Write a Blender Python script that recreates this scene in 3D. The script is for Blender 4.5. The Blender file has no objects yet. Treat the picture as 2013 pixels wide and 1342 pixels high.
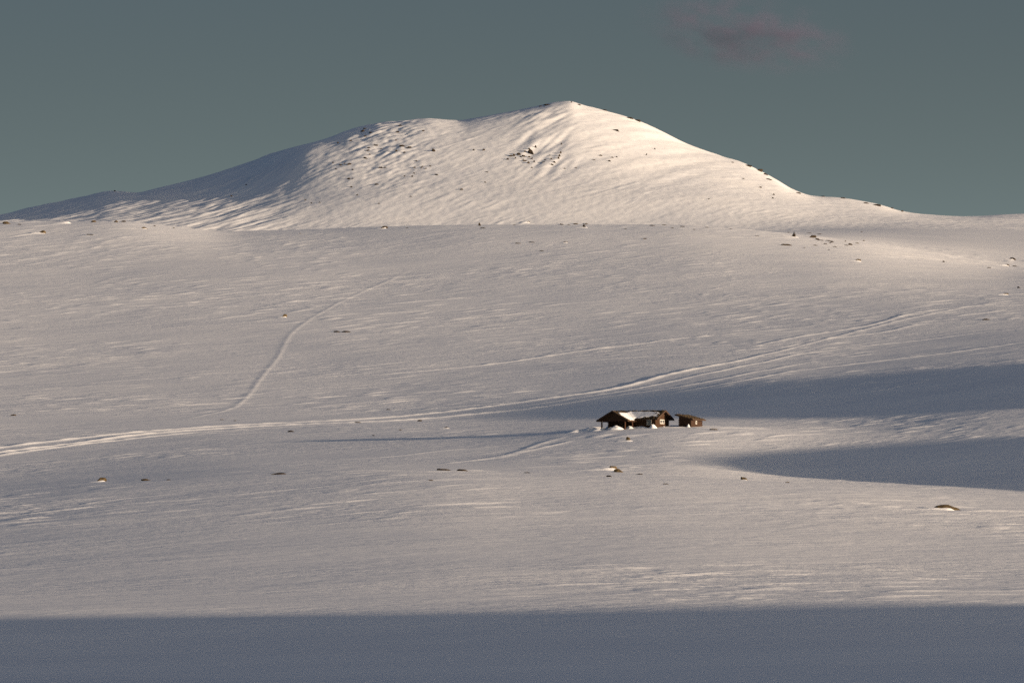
import bpy, bmesh, math, random
import numpy as np
from mathutils import Vector, Matrix

scene = bpy.context.scene
col = scene.collection

# ------------------------------------------------------------------ camera
PX = 1.0e-4                 # one photograph pixel as a tangent
W, H = 2013.0, 1342.0
YH = 1050.0                 # photograph row of eye level
cam_d = bpy.data.cameras.new('camera')
cam_d.sensor_width = 36.0
cam_d.lens = 36.0 / (W * PX)
cam_d.clip_start = 0.5
cam_d.clip_end = 60000.0
cam = bpy.data.objects.new('camera', cam_d)
col.objects.link(cam)
PITCH = math.atan((YH - H / 2) * PX)
cam.rotation_euler = (math.pi / 2 + PITCH, 0, 0)
scene.camera = cam

# ------------------------------------------------------------------ light
SUN_E = math.radians(4.5)
SUN_A = math.radians(22.0)          # how far the sun stands behind the camera, from due right
ca, sa = math.cos(SUN_A), math.sin(SUN_A)
TE = math.tan(SUN_E)
L = Vector((math.cos(SUN_E) * ca, -math.cos(SUN_E) * sa, math.sin(SUN_E)))
sun_d = bpy.data.lights.new('sun', 'SUN')
sun_d.energy = 5.0
sun_d.angle = math.radians(0.5)
sun_d.color = (1.0, 0.775, 0.565)
sun = bpy.data.objects.new('sun', sun_d)
sun.rotation_euler = (-L).to_track_quat('-Z', 'Y').to_euler()
col.objects.link(sun)

world = bpy.data.worlds.new('World')
scene.world = world
world.use_nodes = True
wn = world.node_tree
wn.nodes.clear()
sky = wn.nodes.new('ShaderNodeTexSky')
sky.sky_type = 'NISHITA'
sky.sun_disc = False
sky.sun_elevation = SUN_E
sky.sun_rotation = math.atan2(L.x, L.y)
sky.altitude = 200.0
sky.air_density = 0.55
sky.dust_density = 10.0
sky.ozone_density = 1.3
bg = wn.nodes.new('ShaderNodeBackground')
bg.inputs['Strength'].default_value = 0.113
wo = wn.nodes.new('ShaderNodeOutputWorld')
# a pale veil along the whole horizon, thinning upwards
tco = wn.nodes.new('ShaderNodeTexCoord')
sep = wn.nodes.new('ShaderNodeSeparateXYZ')
wn.links.new(tco.outputs['Generated'], sep.inputs[0])
mx0 = wn.nodes.new('ShaderNodeMath'); mx0.operation = 'MAXIMUM'; mx0.inputs[1].default_value = 0.0
wn.links.new(sep.outputs['Z'], mx0.inputs[0])
mul = wn.nodes.new('ShaderNodeMath'); mul.operation = 'MULTIPLY'; mul.inputs[1].default_value = -1 / 0.05
wn.links.new(mx0.outputs[0], mul.inputs[0])
ex = wn.nodes.new('ShaderNodeMath'); ex.operation = 'EXPONENT'
wn.links.new(mul.outputs[0], ex.inputs[0])
veil = wn.nodes.new('ShaderNodeMixRGB'); veil.blend_type = 'ADD'
wn.links.new(ex.outputs[0], veil.inputs[0])
wn.links.new(sky.outputs[0], veil.inputs[1])
veil.inputs[2].default_value = (2.5, 3.25, 3.3, 1)
wn.links.new(veil.outputs[0], bg.inputs[0])
wn.links.new(bg.outputs[0], wo.inputs[0])

scene.view_settings.view_transform = 'Standard'
scene.view_settings.look = 'None'
scene.view_settings.gamma = 1.0
scene.view_settings.use_curve_mapping = False
scene.view_settings.exposure = 0.68
scene.cycles.use_denoising = False
world.cycles.sampling_method = 'MANUAL'
world.cycles.sample_map_resolution = 4096
scene.cycles.sample_clamp_indirect = 1.5

# ------------------------------------------------------------------ numeric helpers
def hash2(ix, iy, seed):
    h = (ix.astype(np.int64) * 374761393 + iy.astype(np.int64) * 668265263 + seed * 1442695041) & 0xFFFFFFFF
    h = ((h ^ (h >> 13)) * 1274126177) & 0xFFFFFFFF
    h = h ^ (h >> 16)
    return (h & 0xFFFFFF).astype(np.float32) * np.float32(2 * math.pi / 16777216.0)

def perlin(x, y, seed=0):
    """gradient noise, about -0.7 .. 0.7"""
    x = np.asarray(x, dtype=np.float64); y = np.asarray(y, dtype=np.float64)
    xi = np.floor(x); yi = np.floor(y)
    fx = (x - xi).astype(np.float32); fy = (y - yi).astype(np.float32)
    xi = xi.astype(np.int64); yi = yi.astype(np.int64)
    u = fx * fx * fx * (fx * (fx * 6 - 15) + 10)
    v = fy * fy * fy * (fy * (fy * 6 - 15) + 10)
    def g(ax, ay):
        a = hash2(xi + ax, yi + ay, seed)
        return np.cos(a) * (fx - ax) + np.sin(a) * (fy - ay)
    n00, n10, n01, n11 = g(0, 0), g(1, 0), g(0, 1), g(1, 1)
    return (n00 + u * (n10 - n00)) * (1 - v) + (n01 + u * (n11 - n01)) * v

def pchip_slopes(x, y):
    h = np.diff(x); dl = np.diff(y) / h
    m = np.zeros_like(y)
    m[1:-1] = np.where(dl[:-1] * dl[1:] > 0,
                       3 * (h[:-1] + h[1:]) / ((2 * h[1:] + h[:-1]) / np.where(dl[:-1] == 0, 1e-9, dl[:-1]) +
                                               (h[1:] + 2 * h[:-1]) / np.where(dl[1:] == 0, 1e-9, dl[1:])), 0.0)
    m[0] = dl[0]; m[-1] = dl[-1]
    return m

def pchip(x, y, q):
    x = np.asarray(x, float); y = np.asarray(y, float)
    q = np.clip(np.asarray(q, float), x[0], x[-1])
    m = pchip_slopes(x, y)
    i = np.clip(np.searchsorted(x, q, side='right') - 1, 0, len(x) - 2)
    h = x[i + 1] - x[i]; t = (q - x[i]) / h
    t2, t3 = t * t, t * t * t
    return ((2 * t3 - 3 * t2 + 1) * y[i] + (t3 - 2 * t2 + t) * h * m[i] +
            (-2 * t3 + 3 * t2) * y[i + 1] + (t3 - t2) * h * m[i + 1])

def smooth1(a, n, axis):
    """three passes of a box filter of half-width n"""
    if n < 1: return a
    a = np.moveaxis(a, axis, 0)
    for _ in range(3):
        p = np.concatenate([np.repeat(a[:1], n, 0), a, np.repeat(a[-1:], n, 0)], 0)
        c = np.cumsum(np.concatenate([np.zeros_like(p[:1]), p], 0), 0)
        a = (c[2 * n + 1:] - c[:-2 * n - 1]) / (2 * n + 1)
    return np.moveaxis(a, 0, axis)

def sstep(a, b, x):
    t = np.clip((x - a) / (b - a), 0, 1)
    return t * t * (3 - 2 * t)

# ------------------------------------------------------------------ terrain
# The ground is one height field z(X, Y), metres, eye at the origin.  It is laid out as profiles
# along sight lines: stations of distance, each with the elevation the land has there.
FR = 1300.0
q_in = np.linspace(-FR, FR, 745)
def spread(start, end, n, grow):
    t = np.linspace(0, 1, n + 1)[1:]
    return start + (end - start) * (t ** grow)
deg = math.radians(1) / PX
q_r = spread(FR, 112 * deg, 92, 1.25)
q_l = spread(-FR, -45 * deg, 25, 1.5)[::-1]
QC = np.concatenate([q_l, q_in, q_r])            # column = angle from the view axis, in 1e-4
AZ = np.where(np.abs(QC) < FR + 1, np.arctan(QC * PX), np.sign(QC) * (np.abs(QC) * PX - FR * PX + math.atan(FR * PX)))
XC = 1006.5 + np.clip(QC, -1700, 1900)           # matching photograph column, held constant far outside

segs = [(3, 60, 10), (60, 235, 26), (235, 400, 90), (400, 760, 330), (760, 860, 50), (860, 1300, 400), (1300, 2130, 460),
        (2130, 3880, 36), (3880, 4520, 310), (4520, 12000, 26)]
DR = np.concatenate([np.linspace(a, b, n, endpoint=False) for a, b, n in segs] + [np.array([12000.0])])

def prof(*pts):
    xs = [p[0] for p in pts]; ys = [p[1] for p in pts]
    return pchip(xs, ys, XU)
XU = np.linspace(1006.5 - 1705, 1006.5 + 1905, 1120)    # the profiles are drawn on an even grid first
one = np.ones_like(XU)
def zrow(d, z):  return YH - z / d / PX

ridge = prof((-700, 1000), (0, 958), (190, 946), (530, 931), (860, 923), (1040, 927), (1240, 931), (1550, 947), (2013, 977), (2900, 1030))
crest = prof((-700, 450), (0, 437), (120, 435), (230, 434), (300, 440), (370, 448), (440, 455), (560, 452), (750, 445),
             (940, 441), (1300, 441), (1450, 449), (1560, 460), (1700, 476), (1800, 493), (2013, 522), (2900, 560))
skyl = prof((-700, 480), (0, 422), (60, 407), (110, 398), (165, 385), (220, 375), (265, 379), (300, 372), (400, 346), (480, 320),
            (560, 293), (640, 271), (715, 246), (760, 240), (840, 232), (900, 235), (940, 229), (1000, 218), (1060, 206),
            (1090, 200), (1118, 198), (1145, 205), (1200, 219), (1250, 234), (1300, 256), (1350, 281), (1420, 306),
            (1460, 318), (1500, 338), (1525, 351), (1560, 371), (1600, 384), (1650, 388), (1720, 400), (1780, 416),
            (1820, 421), (1900, 424), (2013, 420), (2900, 470))
d_sky = prof((-700, 4480), (0, 4450), (130, 4400), (300, 4320), (390, 4400), (480, 4375), (540, 4310), (600, 4275), (640, 4290), (715, 4325), (900, 4330), (1118, 4390),
             (1300, 4410), (1450, 4340), (1560, 4260), (1800, 4230), (2013, 4260), (2900, 4300))
base = prof((-700, 480), (0, 462), (600, 462), (1000, 458), (1400, 456), (1600, 452), (1800, 448), (2013, 452), (2900, 500))
ST = [
    (3 * one, zrow(3, -1.7) * one),
    (25 * one, zrow(25, -2.6) * one),
    (90 * one, zrow(90, -4.6) * one),
    (250 * one, 1342 * one),
    (400 * one, 1203 + 0.15 * (ridge - 930)),
    (520 * one, 1100 + 0.45 * (ridge - 930)),
    (640 * one, 1000 + 0.8 * (ridge - 930)),
    (745 * one, ridge),
    (800 * one, ridge + 7),
    (880 * one, prof((-700, 975), (0, 948), (500, 924), (860, 915), (1300, 912), (1600, 932), (2013, 938), (2900, 930))),
    (1000 * one, prof((-700, 905), (0, 896), (500, 880), (1000, 864), (1300, 852), (1600, 862), (2013, 838), (2900, 790))),
    (1150 * one, prof((-700, 842), (0, 838), (500, 830), (1000, 820), (1300, 808), (1600, 788), (2013, 750), (2900, 690))),
    (1400 * one, prof((-700, 735), (0, 735), (500, 732), (1000, 722), (1300, 712), (1600, 704), (2013, 682), (2900, 640))),
    (1700 * one, prof((-700, 605), (0, 604), (500, 602), (1000, 597), (1300, 592), (1600, 588), (2013, 585), (2900, 570))),
    (1950 * one, prof((-700, 515), (0, 507), (500, 505), (1000, 498), (1300, 496), (1600, 506), (2013, 540), (2900, 545))),
    (2110 * one, crest),
    (2300 * one, crest + prof((-700, 6), (1300, 6), (1700, -4), (2013, -14), (2900, -10))),
    (3950 * one, base),
    (4080 * one, prof((-700, 462), (0, 444), (300, 422), (480, 409), (715, 382), (900, 377), (1118, 373), (1350, 382), (1600, 412), (1800, 432), (2013, 440), (2900, 490))),
    (d_sky, skyl),
    (d_sky + 300, skyl + 25),
    (12000 * one, skyl + 330),
]
SD = np.array([s[0] for s in ST]); SR = np.array([s[1] for s in ST])
NR, NC = len(DR), len(QC)
ROW = np.empty((NR, len(XU)))
for j in range(len(XU)):
    ROW[:, j] = pchip(SD[:, j], SR[:, j], DR)
# soften curvature jumps, per distance band so that the spacing is even inside each
i0 = 0
for a, b, n in segs:
    m = {235: 5, 400: 12, 860: 12, 1300: 16, 3880: 5}.get(a, 0)
    if m:
        lo = max(i0 - 0, 0)
        blk = ROW[lo:i0 + n]
        sm = smooth1(blk, m, 0)
        k = np.arange(blk.shape[0])
        wgt = (sstep(0, 2 * m, k) * sstep(0, 2 * m, blk.shape[0] - 1 - k))[:, None]
        ROW[lo:i0 + n] = blk + (sm - blk) * wgt
    i0 += n
far = np.where(DR[:, None] < d_sky[None, :], np.exp(-((DR[:, None] - d_sky[None, :]) / 90.0) ** 2), 1.0)
ROWs = smooth1(ROW, 9, 1)
ROWm = smooth1(ROW, 16, 1)
ROWs = ROWs + (ROWm - ROWs) * sstep(3300, 3900, DR)[:, None]
ROW = ROWs + (ROW - ROWs) * far
del ROWs, ROWm
fj = np.interp(XC, XU, np.arange(len(XU))); jj = np.clip(fj.astype(int), 0, len(XU) - 2); fj = (fj - jj)[None, :]
ROW = ROW[:, jj] * (1 - fj) + ROW[:, jj + 1] * fj
Z = DR[:, None] * (YH - ROW) * PX
SX = np.sin(AZ); SY = np.cos(AZ)
# distances are measured along the view axis inside the picture, along the ray outside
kk = np.where(np.abs(QC) < FR, 1 / SY, 1 / math.cos(math.atan(FR * PX)))
GX = DR[:, None] * (SX * kk)[None, :]
GY = DR[:, None] * (SY * kk)[None, :]

def bilin(A, X, Y):
    """sample a grid array at world X, Y (inside the picture's fan)"""
    X = np.asarray(X, float); Y = np.asarray(Y, float)
    q = X / Y / PX
    fj = np.interp(q, QC, np.arange(NC)); fi = np.interp(Y, DR, np.arange(NR))
    j = np.clip(fj.astype(int), 0, NC - 2); i = np.clip(fi.astype(int), 0, NR - 2)
    u = fj - j; v = fi - i
    return (A[i, j] * (1 - u) + A[i, j + 1] * u) * (1 - v) + (A[i + 1, j] * (1 - u) + A[i + 1, j + 1] * u) * v

def ground(X, Y):
    return float(bilin(Z, X, Y))

def pick(px, py, dmin=0.0):
    """the first ground that a sight line through a photograph pixel meets"""
    q = px - 1006.5
    fj = np.interp(q, QC, np.arange(NC)); j = min(int(fj), NC - 2); u = fj - j
    zc = Z[:, j] * (1 - u) + Z[:, j + 1] * u
    r = YH - zc / DR / PX
    ok = np.where((r <= py) & (DR >= dmin))[0]
    i = ok[0] if len(ok) else int(np.argmin(r))
    if i > 0 and len(ok) and r[i - 1] > py:
        t = (r[i - 1] - py) / (r[i - 1] - r[i] + 1e-9)
        d = DR[i - 1] + (DR[i] - DR[i - 1]) * t
    else:
        d = DR[i]
    return d * q * PX, d

# --- hills out of the picture on the right; their crests are as high as the shadows they throw reach
GS = GX * ca - GY * sa              # along the sun's bearing
GP = GX * sa + GY * ca              # across it
def ps(X, Y): return X * sa + Y * ca, X * ca - Y * sa
def crest_from(points, sc):
    out = []
    for (px, py) in points:
        X, Y = pick(px, py); p, s = ps(X, Y)
        out.append((p, ground(X, Y) + TE * (sc - s)))
    return out
# foreground shade
s1 = 170.0
c1 = sorted(crest_from([(0, 1217), (1006, 1204), (2013, 1190)], s1))
p0, h0 = c1[0]; p1, h1 = c1[-1]
c1 = [(p0 - 260, h0 + 30), (p0 - 120, h0 + 18)] + c1 + [(p1 + 30, h1 - 9), (p1 + 90, h1 - 22), (p1 + 200, h1 - 30)]
cp = np.array(c1)
# valley shade: two summits with a notch
s2 = 20.0
pts = crest_from([(1990, 965), (1480, 928), (1990, 862)], s2)
pts2 = crest_from([(1990, 803), (1000, 806), (1990, 716)], s2)
HILLS = []
def hill(cp, sc, w_near, w_far, top=None):
    """a ridge whose crest height over p is cp"""
    global Z
    Hc = pchip(cp[:, 0], cp[:, 1], GP)
    t = GS - sc
    f = np.where(t < 0, np.exp(-(t / w_near) ** 2 / 2), np.exp(-(t / w_far) ** 2 / 2))
    fp = sstep(cp[0, 0] - 150, cp[0, 0], GP) * (1 - sstep(cp[-1, 0], cp[-1, 0] + 150, GP))
    Z = Z + np.maximum(Hc - Z, 0) * f * fp
Z0 = Z.copy()
hill(cp, s1, 60.0, 120.0)
allp = sorted(pts + pts2)
mid_p = (pts[2][0] + pts2[0][0]) / 2
mid_h = min(pts[2][1], pts2[0][1]) - 26
cv = sorted([(min(p for p, h in allp) - 120, 8.0), (min(p for p, h in allp) - 40, 18.0)] + pts + [(mid_p, mid_h)] + pts2 +
            [(max(p for p, h in allp) + 20, allp[-1][1] - 14), (max(p for p, h in allp) + 60, allp[-1][1] - 40)])
cv = np.array(cv)
print('caster 1', np.round(cp, 1).tolist())
print('caster 2', np.round(cv, 1).tolist())
hill(cv, s2, 85.0, 150.0)

# --- the knoll the cabin stands on
cabX, cabY = 1000.0 * (1288 - 1006.5) * PX, 1000.0
zt = 1000.0 * (YH - 848.5) * PX
def knoll(cx, cy, rx, ry, amp):
    global Z
    Z = Z + amp * np.exp(-((GX - cx) / rx) ** 2 - ((GY - cy) / ry) ** 2)
knoll(cabX + 8, cabY + 4, 34, 26, zt - ground(cabX, cabY) + 1.0)
Zbase = Z.copy()

# --- tracks in the snow: low berms thrown up by sledges and skis
TRACKS = [
    (0.34, 1.15, [(-290, 936), (-60, 897), (0, 889), (120, 875), (250, 858), (500, 838), (760, 827), (1000, 808), (1176, 784), (1352, 759), (1418, 747), (1503, 729), (1604, 711), (1730, 699)]),
    (0.32, 1.15, [(-290, 921), (-60, 888), (0, 880), (250, 852), (500, 833), (760, 820), (1000, 794), (1201, 767), (1322, 736), (1443, 711), (1554, 684), (1705, 646), (1805, 621), (1881, 606), (2040, 585)]),
    (0.20, 1.2, [(1478, 681), (1604, 656), (1715, 638), (1805, 613), (1921, 601), (2040, 592)]),
    (0.20, 1.2, [(700, 740), (850, 727), (1000, 711), (1126, 691), (1252, 676), (1377, 661), (1523, 656)]),
    (0.19, 1.2, [(150, 724), (330, 721), (550, 722), (800, 718), (1000, 714), (1176, 706), (1352, 696), (1500, 690)]),
    (0.14, 1.5, [(1307, 578), (1503, 582), (1805, 590)]),
    (0.18, 1.3, [(1604, 668), (1740, 652), (1830, 634), (1960, 627)]),
    (0.07, 0.42, [(330, 832), (400, 815), (460, 801), (490, 775), (520, 735), (545, 705), (565, 668), (590, 642), (640, 610), (700, 578), (770, 548), (820, 520)]),
    (0.10, 0.9, [(860, 912), (940, 902), (1008, 890), (1066, 870), (1111, 859), (1165, 853)]),
    (0.10, 0.9, [(900, 908), (974, 899), (1054, 881), (1136, 862)]),
    (0.08, 1.0, [(640, 905), (760, 898), (880, 884), (1000, 873)]),
    (0.28, 1.0, [(-290, 944), (-60, 903), (0, 894), (250, 863), (500, 842), (760, 830), (1000, 812)]),
    (0.16, 0.9, [(1000, 800), (1180, 777), (1340, 747), (1480, 716), (1604, 690), (1800, 668), (2040, 640)]),
    (0.16, 0.9, [(1300, 778), (1450, 752), (1604, 724), (1800, 700), (2040, 668)]),
    (0.12, 1.8, [(560, 603), (700, 594), (860, 588), (1000, 584)]),
]
ib = np.where((DR > 840) & (DR < 2100))[0]
jb = np.where(np.abs(QC) < FR + 5)[0]
sl = (slice(ib[0], ib[-1] + 1), slice(jb[0], jb[-1] + 1))
BX, BY = GX[sl], GY[sl]
TRK = np.zeros_like(BX)
wob = perlin(BX / 3.0, BY / 9.0, 77)
for amp, wid, pl in TRACKS:
    P = np.array([pick(x, y, 845) for x, y in pl])
    # resample as a smooth curve
    s = np.concatenate([[0], np.cumsum(np.hypot(*np.diff(P, axis=0).T))])
    n = max(14, int(len(P) * 3))
    qs = np.linspace(0, s[-1], n)
    P = np.stack([pchip(s, P[:, 0], qs), pchip(s, P[:, 1], qs)], 1)
    D2 = np.full(BX.shape, 1e9, np.float32); TT = np.zeros_like(D2); SG = np.zeros_like(D2)
    for k in range(n - 1):
        ax, ay = P[k]; bx, by = P[k + 1]
        # only rows near this piece
        lo = min(ay, by) - 12; hi = max(ay, by) + 12
        r = np.where((BY[:, 0] > lo * 0.99) & (BY[:, -1] < hi * 1.01 + 5))[0]
        if len(r) == 0: continue
        ss = slice(r[0], r[-1] + 1)
        x, y = BX[ss], BY[ss]
        dx, dy = bx - ax, by - ay
        t = np.clip(((x - ax) * dx + (y - ay) * dy) / (dx * dx + dy * dy + 1e-9), 0, 1)
        d2 = (x - ax - t * dx) ** 2 + (y - ay - t * dy) ** 2
        better = d2 < D2[ss]
        D2[ss] = np.where(better, d2, D2[ss]); TT[ss] = np.where(better, (k + t) / (n - 1), TT[ss])
        SG[ss] = np.where(better, (x - ax) * dy - (y - ay) * dx, SG[ss])
    fade = sstep(0, 0.08, TT) * (1 - sstep(0.9, 1.0, TT)) if pl[0][0] > 0 else (1 - 0.55 * sstep(0.5, 0.7, TT)) * (1 - sstep(0.92, 1.0, TT))
    wl = np.where((SG < 0) & (wid < 0.6), 2.6 * wid, wid)          # a path climbing straight up has a soft left edge
    TRK = TRK + amp * fade * np.exp(-D2 / (wl * wl)) * (0.9 + 0.5 * wob)
Z[sl] += TRK

# --- wind-worked relief
WA = math.radians(48)
cw, sw = math.cos(WA), math.sin(WA)
U = GX * cw + GY * sw
V = -GX * sw + GY * cw
# the wind swings a little from place to place
V = V + 7.0 * perlin(GX / 45, GY / 80, 90) + 2.0 * perlin(GX / 14, GY / 24, 91)
infr = (1 - sstep(1320, 2300, np.abs(QC)))[None, :]
Dg = DR[:, None] * np.ones((1, NC))
def band(a, b, c, d): return sstep(a, b, Dg) * (1 - sstep(c, d, Dg))
# slow swells everywhere
Z += 0.55 * perlin(GX / 90, GY / 150, 1) * band(120, 300, 3300, 3800) * (0.5 + 0.5 * sstep(700, 1500, Dg))
Z += 0.22 * perlin(U / 38, V / 34, 2) * band(235, 420, 2100, 2600) * infr
# drifts and sastrugi, lying along the wind
m1 = sstep(-0.2, 0.35, perlin(GX / 55, GY / 120, 3))
m2 = sstep(-0.1, 0.4, perlin(GX / 25, GY / 60, 33))
nearm = band(390, 470, 2200, 2500) * infr
Z += 0.085 * perlin(U / 26, V / 9, 4) * nearm * (0.25 + 0.9 * m1)
b1 = np.maximum(perlin(U / 11, V / 3.6, 5) - 0.15, 0)
Z += 0.45 * b1 * nearm * m1
b2 = np.maximum(perlin(U / 4.5, V / 1.7, 6) - 0.15, 0)
Z += 0.26 * b2 * band(380, 470, 1000, 1300) * infr * (0.1 + m1 * m2)
Z += 0.035 * perlin(U / 5, V / 1.9, 7) * band(300, 470, 900, 1200) * infr * (0.2 + m2)
b3 = np.maximum(perlin(U / 18, V / 5.5, 8) - 0.14, 0)
Z += 0.55 * b3 * band(1150, 1500, 2250, 2500) * infr * sstep(-0.2, 0.35, perlin(GX / 140, GY / 220, 9))
b4 = np.maximum(perlin(U / 9, V / 3.4, 10) - 0.18, 0)
Z += 0.38 * b4 * band(1150, 1500, 2250, 2500) * infr * sstep(-0.1, 0.4, perlin(GX / 50, GY / 120, 11))

# the mountain: drift lines, a hummocky left shoulder, gullies under the summit
mt = band(3880, 3960, 4700, 5200) * infr
xc = XC[None, :] * np.ones((NR, 1))
Z += mt * 0.8 * perlin(GX / 70, GY / 70, 20)
Z += mt * 0.22 * perlin(U / 50, V / 14, 21)
ml = 0.4 + 0.9 * sstep(-0.2, 0.3, perlin(GX / 90, GY / 90, 30))
Z += mt * ml * 0.42 * np.maximum(perlin(U / 30, V / 8, 22) - 0.12, 0)
Z += mt * ml * 0.32 * np.maximum(perlin(U / 14, V / 4.5, 31) - 0.12, 0)
Z += mt * (0.16 * perlin(GX / 6, GY / 8, 35) + 0.10 * perlin(GX / 3, GY / 4.5, 36))
sh = np.exp(-((xc - 745) / 110) ** 2) * sstep(4050, 4200, Dg)
Z += mt * sh * (1.2 * perlin(GX / 20, GY / 22, 23) + 0.7 * perlin(U / 12, V / 6, 24) + 0.4 * perlin(GX / 4.5, GY / 6, 34))
gl = np.exp(-((xc - 1075) / 60) ** 2) * sstep(4080, 4160, Dg) * (1 - sstep(4290, 4370, Dg))
Z += mt * gl * 1.5 * perlin((GX - 0.35 * (GY - 4200)) / 13, GY / 80, 25)
Z += mt * gl * 0.8 * perlin((GX - 0.35 * (GY - 4200)) / 6, GY / 30, 26)
gr = np.exp(-((xc - 1290) / 150) ** 2) * sstep(4060, 4160, Dg)
Z += mt * gr * 0.9 * perlin((GX - 0.5 * (GY - 4200)) / 16, GY / 90, 27)
lf = 1 - sstep(480, 640, xc)
Z += mt * lf * (1.3 * perlin(U / 60, V / 22, 28) + 0.7 * perlin(U / 22, V / 6, 29))

# ------------------------------------------------------------------ materials
def new_mat(name):
    m = bpy.data.materials.new(name); m.use_nodes = True
    nt = m.node_tree; b = nt.nodes['Principled BSDF']
    return m, nt, b

def snow_material():
    m, nt, b = new_mat('snow')
    N, Lk = nt.nodes, nt.links
    b.inputs['Roughness'].default_value = 0.75
    b.inputs['Specular IOR Level'].default_value = 0.12
    geo = N.new('ShaderNodeNewGeometry')
    mp = N.new('ShaderNodeMapping'); mp.inputs['Rotation'].default_value = (0, 0, -WA)
    Lk.new(geo.outputs['Position'], mp.inputs['Vector'])
    def noise(scale, detail, rough, sx=1, sy=1):
        mm = N.new('ShaderNodeMapping'); mm.inputs['Scale'].default_value = (sx, sy, 0.3)
        Lk.new(mp.outputs[0], mm.inputs['Vector'])
        n = N.new('ShaderNodeTexNoise'); n.inputs['Scale'].default_value = scale
        n.inputs['Detail'].default_value = detail; n.inputs['Roughness'].default_value = rough
        Lk.new(mm.outputs[0], n.inputs['Vector'])
        return n
    nA = noise(0.9, 5, 0.6, 0.35, 1.0)
    nB = noise(0.16, 4, 0.6, 0.3, 1.0)
    nC = noise(0.03, 3, 0.6, 0.6, 1.0)
    nD = noise(0.55, 6, 0.65, 0.8, 1.0)
    ad = N.new('ShaderNodeMath'); ad.operation = 'MULTIPLY_ADD'
    ad.inputs[1].default_value = 3.5
    Lk.new(nB.outputs['Fac'], ad.inputs[0]); Lk.new(nA.outputs['Fac'], ad.inputs[2])
    nM = noise(0.018, 3, 0.6, 0.6, 1.0)
    rg = N.new('ShaderNodeMapRange'); rg.inputs['From Min'].default_value = 0.38; rg.inputs['From Max'].default_value = 0.64
    rg.inputs['To Min'].default_value = 0.025; rg.inputs['To Max'].default_value = 0.070
    Lk.new(nM.outputs['Fac'], rg.inputs['Value'])
    bp = N.new('ShaderNodeBump'); bp.inputs['Strength'].default_value = 1.0
    Lk.new(rg.outputs[0], bp.inputs['Distance'])
    ad2 = N.new('ShaderNodeMath'); ad2.operation = 'MULTIPLY_ADD'; ad2.inputs[1].default_value = 1.8
    Lk.new(nD.outputs['Fac'], ad2.inputs[0]); Lk.new(ad.outputs[0], ad2.inputs[2])
    Lk.new(ad2.outputs[0], bp.inputs['Height'])
    Lk.new(bp.outputs[0], b.inputs['Normal'])
    cr = N.new('ShaderNodeValToRGB')
    cr.color_ramp.elements[0].position = 0.35; cr.color_ramp.elements[0].color = (0.80, 0.81, 0.83, 1)
    cr.color_ramp.elements[1].position = 0.65; cr.color_ramp.elements[1].color = (0.88, 0.88, 0.88, 1)
    Lk.new(nC.outputs['Fac'], cr.inputs[0]); Lk.new(cr.outputs[0], b.inputs['Base Color'])
    return m
SNOW = snow_material()

def rock_material(name, c0, c1, sc=1.2):
    m, nt, b = new_mat(name)
    N, Lk = nt.nodes, nt.links
    b.inputs['Roughness'].default_value = 0.9; b.inputs['Specular IOR Level'].default_value = 0.2
    tc = N.new('ShaderNodeNewGeometry')
    n = N.new('ShaderNodeTexNoise'); n.inputs['Scale'].default_value = sc; n.inputs['Detail'].default_value = 6; n.inputs['Roughness'].default_value = 0.7
    Lk.new(tc.outputs['Position'], n.inputs['Vector'])
    cr = N.new('ShaderNodeValToRGB')
    cr.color_ramp.elements[0].position = 0.35; cr.color_ramp.elements[0].color = (*c0, 1)
    cr.color_ramp.elements[1].position = 0.68; cr.color_ramp.elements[1].color = (*c1, 1)
    Lk.new(n.outputs['Fac'], cr.inputs[0]); Lk.new(cr.outputs[0], b.inputs['Base Color'])
    bp = N.new('ShaderNodeBump'); bp.inputs['Distance'].default_value = 0.15; Lk.new(n.outputs['Fac'], bp.inputs['Height']); Lk.new(bp.outputs[0], b.inputs['Normal'])
    return m
ROCK = rock_material('rock', (0.022, 0.017, 0.013), (0.075, 0.055, 0.036))
GREY_HUMMOCK = rock_material('grey_hummock', (0.10, 0.10, 0.105), (0.20, 0.19, 0.19), 2.0)  # mottled grey, used only by the hummock right of the shed
ROCK_L = rock_material('lichen_rock', (0.035, 0.026, 0.016), (0.16, 0.115, 0.055), 2.5)

def wood_material(name, c0, c1):
    m, nt, b = new_mat(name)
    N, Lk = nt.nodes, nt.links
    b.inputs['Roughness'].default_value = 0.8; b.inputs['Specular IOR Level'].default_value = 0.2
    tc = N.new('ShaderNodeTexCoord')
    mp = N.new('ShaderNodeMapping'); mp.inputs['Scale'].default_value = (0.6, 0.6, 5)
    Lk.new(tc.outputs['Object'], mp.inputs['Vector'])
    n = N.new('ShaderNodeTexNoise'); n.inputs['Scale'].default_value = 2.0; n.inputs['Detail'].default_value = 5
    Lk.new(mp.outputs[0], n.inputs['Vector'])
    cr = N.new('ShaderNodeValToRGB')
    cr.color_ramp.elements[0].position = 0.3; cr.color_ramp.elements[0].color = (*c0, 1)
    cr.color_ramp.elements[1].position = 0.7; cr.color_ramp.elements[1].color = (*c1, 1)
    Lk.new(n.outputs['Fac'], cr.inputs[0]); Lk.new(cr.outputs[0], b.inputs['Base Color'])
    return m
WOOD = wood_material('stained_logs', (0.044, 0.023, 0.012), (0.074, 0.039, 0.021))
TRIM = wood_material('bargeboard_wood', (0.040, 0.024, 0.016), (0.070, 0.043, 0.028))
POSTW = wood_material('post_wood', (0.045, 0.020, 0.011), (0.085, 0.040, 0.022))
SHEDW = wood_material('shed_logs', (0.045, 0.025, 0.016), (0.072, 0.040, 0.026))
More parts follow.
